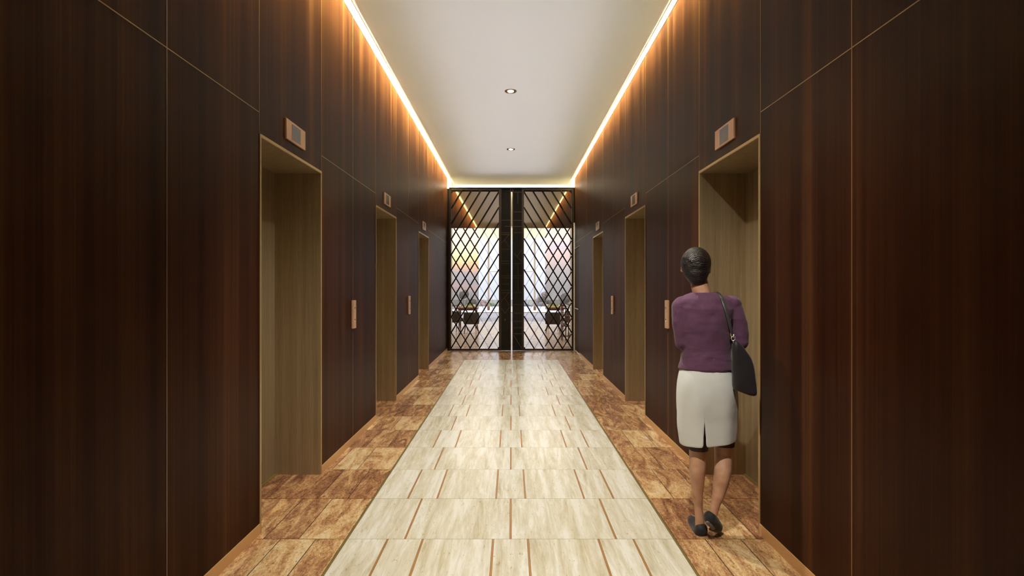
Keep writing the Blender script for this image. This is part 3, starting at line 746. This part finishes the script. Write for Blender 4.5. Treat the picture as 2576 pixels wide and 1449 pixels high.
# ivory skirt: open tube with a back vent
q = MB(); N = 56; rings = []
def skirt_ring(pyl, pyr, xl, xr, hd, gap, dy=0):
    zl, zr = B(0, pyl).z, B(0, pyr).z; a0 = B(xl, 0).x; a1 = B(xr, 0).x; cx = (a0+a1)/2; hw = (a1-a0)/2
    vx = B(1758.5, 0).x                     # vent position on the back
    th0 = -math.acos(max(-1, min(1, (vx-cx)/hw)))
    out = []
    for j in range(N+1):
        t = j/N; a = th0+gap*.7+(2*math.pi-gap)*t
        c, s_ = math.cos(a), math.sin(a)
        x = cx+hw*math.copysign(abs(c)**(2/2.3), c); y = YP+dy+hd*math.copysign(abs(s_)**(2/2.3), s_)
        f = (x-a0)/(2*hw); wob = .004*math.sin(a*7)*(1 if pyl > 1000 else 0)
        out.append((x, y+wob, zl+(zr-zl)*f))
    return out
for row in ((914, 914, 1718, 1832, .110, -.07), (935, 935, 1710, 1840, .121, -.07), (965, 965, 1703.5, 1850, .138, -.07), (1005, 1005, 1702.5, 1853, .136, -.07),
            (1035, 1035, 1704, 1852, .126, -.06), (1052, 1050, 1705, 1851.5, .120, .0), (1080, 1075, 1707, 1850.5, .116, .06), (1100, 1093, 1709, 1849.5, .114, .10), (1117, 1104, 1711, 1848.5, .112, .13)):
    rings.append(skirt_ring(*row))
q.loft(rings, cap=False, closed=False)
sk = pbuild(q, 'skirt', SKIRT)
so_ = sk.modifiers.new('thick', 'SOLIDIFY'); so_.thickness = .004; so_.offset = -1
ss = sk.modifiers.new('sub', 'SUBSURF'); ss.levels = 1; ss.render_levels = 2
tx2 = bpy.data.textures.new('skirt_folds', 'CLOUDS'); tx2.noise_scale = .16
dm = sk.modifiers.new('folds', 'DISPLACE'); dm.texture = tx2; dm.strength = .010; dm.texture_coords = 'LOCAL'
# dark lining showing under the hem
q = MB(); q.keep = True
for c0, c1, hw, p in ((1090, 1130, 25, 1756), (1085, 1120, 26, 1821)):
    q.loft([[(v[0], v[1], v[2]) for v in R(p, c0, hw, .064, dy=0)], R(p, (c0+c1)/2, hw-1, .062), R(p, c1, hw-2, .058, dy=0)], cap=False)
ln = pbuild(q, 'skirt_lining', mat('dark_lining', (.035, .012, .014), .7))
# shoes
def shoe(pts, sole, nm):
    s_ = empty_part = MB()
    s_.chain(pts, 20); o = pbuild(s_, nm, SHOE, .004, 4)
    so3 = MB(); so3.chain(sole, 16); o2 = so3.build('sole', SOLE, None, True)
    o2.parent = o; r_ = o2.modifiers.new('union', 'REMESH'); r_.mode = 'VOXEL'; r_.voxel_size = .004; r_.use_smooth_shade = True
    return o
shoe([(B(1762, 1328, -.010), .036), (B(1762, 1334, .0), .039), (B(1763, 1338, .07), .035), (B(1764, 1339, .15), .033), (B(1766, 1341, .20), .024)],
     [(B(1757, 1347, -.018), .010), (B(1767, 1347, -.018), .010), (B(1764, 1347, .05), .010), (B(1757, 1347, .14), .010), (B(1772, 1347, .14), .010), (B(1766, 1347, .21), .009)], 'shoe')
shoe([(B(1774, 1287, -.078), .036), (B(1780, 1296, -.065), .037), (B(1793, 1311, -.035), .034), (B(1803, 1322, -.010), .029), (B(1812, 1333, .015), .017)],
     [(B(1765, 1296, -.100), .012), (B(1773, 1304, -.095), .012), (B(1785, 1315, -.062), .011), (B(1783, 1325, -.030), .010), (B(1800, 1329, -.030), .012), (B(1815, 1339, .020), .008)], 'shoe')

# shoulder bag carried on her right
bag = empty('shoulder_bag', (B(1845, 985).x, YP-.17, B(0, 985).z), 'soft black shoulder bag hanging from the woman\'s right shoulder on a strap', 'bag')
bo = -Vector(bag.location)
out = [(1818, 846), (1816, 870), (1815.5, 920), (1816, 964), (1824, 970), (1846, 978), (1860, 984), (1874, 985), (1875, 972), (1871, 940), (1865, 905), (1858, 890), (1846, 868), (1830, 852)]
cxp = sum(p[0] for p in out)/len(out); cyp = sum(p[1] for p in out)/len(out)
q = MB(); rings = []
for dy, k_ in ((-.030, .70), (-.026, .88), (-.014, .985), (0, 1.0), (.014, .985), (.026, .88), (.030, .70)):
    rings.append([tuple(B(cxp+(x-cxp)*k_, cyp+(y-cyp)*k_, -.150+dy-.0003*(y-900)*0)) for x, y in out])
q.loft(rings); ob = q.build('bag_body', BAGM, None, True); ob.parent = bag; ob.location = bo
ss = ob.modifiers.new('sub', 'SUBSURF'); ss.levels = 2; ss.render_levels = 2
dm = ob.modifiers.new('folds', 'DISPLACE'); dm.texture = tx; dm.strength = .010; dm.texture_coords = 'LOCAL'
q = MB(); sp_pts = [B(1822, 880, .175), B(1810, 800, .150), B(1802, 748, .10), B(1800.5, 736.5, .045), B(1800, 733.5, 0), B(1800.5, 737, -.045), B(1802, 749, -.088), B(1805, 775, -.124), B(1811, 810, -.142), B(1817, 840, -.150)]
from mathutils import geometry
def strap(q, pts, wd, th):
    R_ = []
    for i, p in enumerate(pts):
        d = (pts[min(i+1, len(pts)-1)]-pts[max(i-1, 0)]).normalized(); u = d.cross(Vector((0, -1, 0)) if abs(d.y) < .75 else Vector((0, 0, 1))).normalized()
        if u.x < 0: u = -u
        n = d.cross(u).normalized()
        R_.append([p+u*wd/2+n*th/2, p-u*wd/2+n*th/2, p-u*wd/2-n*th/2, p+u*wd/2-n*th/2])
    q.loft(R_)
strap(q, sp_pts, .020, .005); st_ = q.build('strap', STRAP, None, True); st_.parent = bag; st_.location = bo
ss = st_.modifiers.new('sub', 'SUBSURF'); ss.levels = 2; ss.render_levels = 2; ss.subdivision_type = 'CATMULL_CLARK'
q = MB(); c = B(1817.5, 845, -.158); ring = [c+Vector((.011*math.cos(a*math.pi/6), 0, .013*math.sin(a*math.pi/6))) for a in range(13)]
q.chain([(p, .0028) for p in ring], 8); q.chain([(c+Vector((0, -.004, .02)), .005), (c+Vector((0, -.004, .008)), .004)], 8); q.chain([(c+Vector((-.002, -.004, -.014)), .004), (c+Vector((0, -.002, -.024)), .003)], 8)
rg = q.build('ring_clasp', mat('silver_clasp', (.75, .75, .75), .2, .9), None, True); rg.parent = bag; rg.location = bo
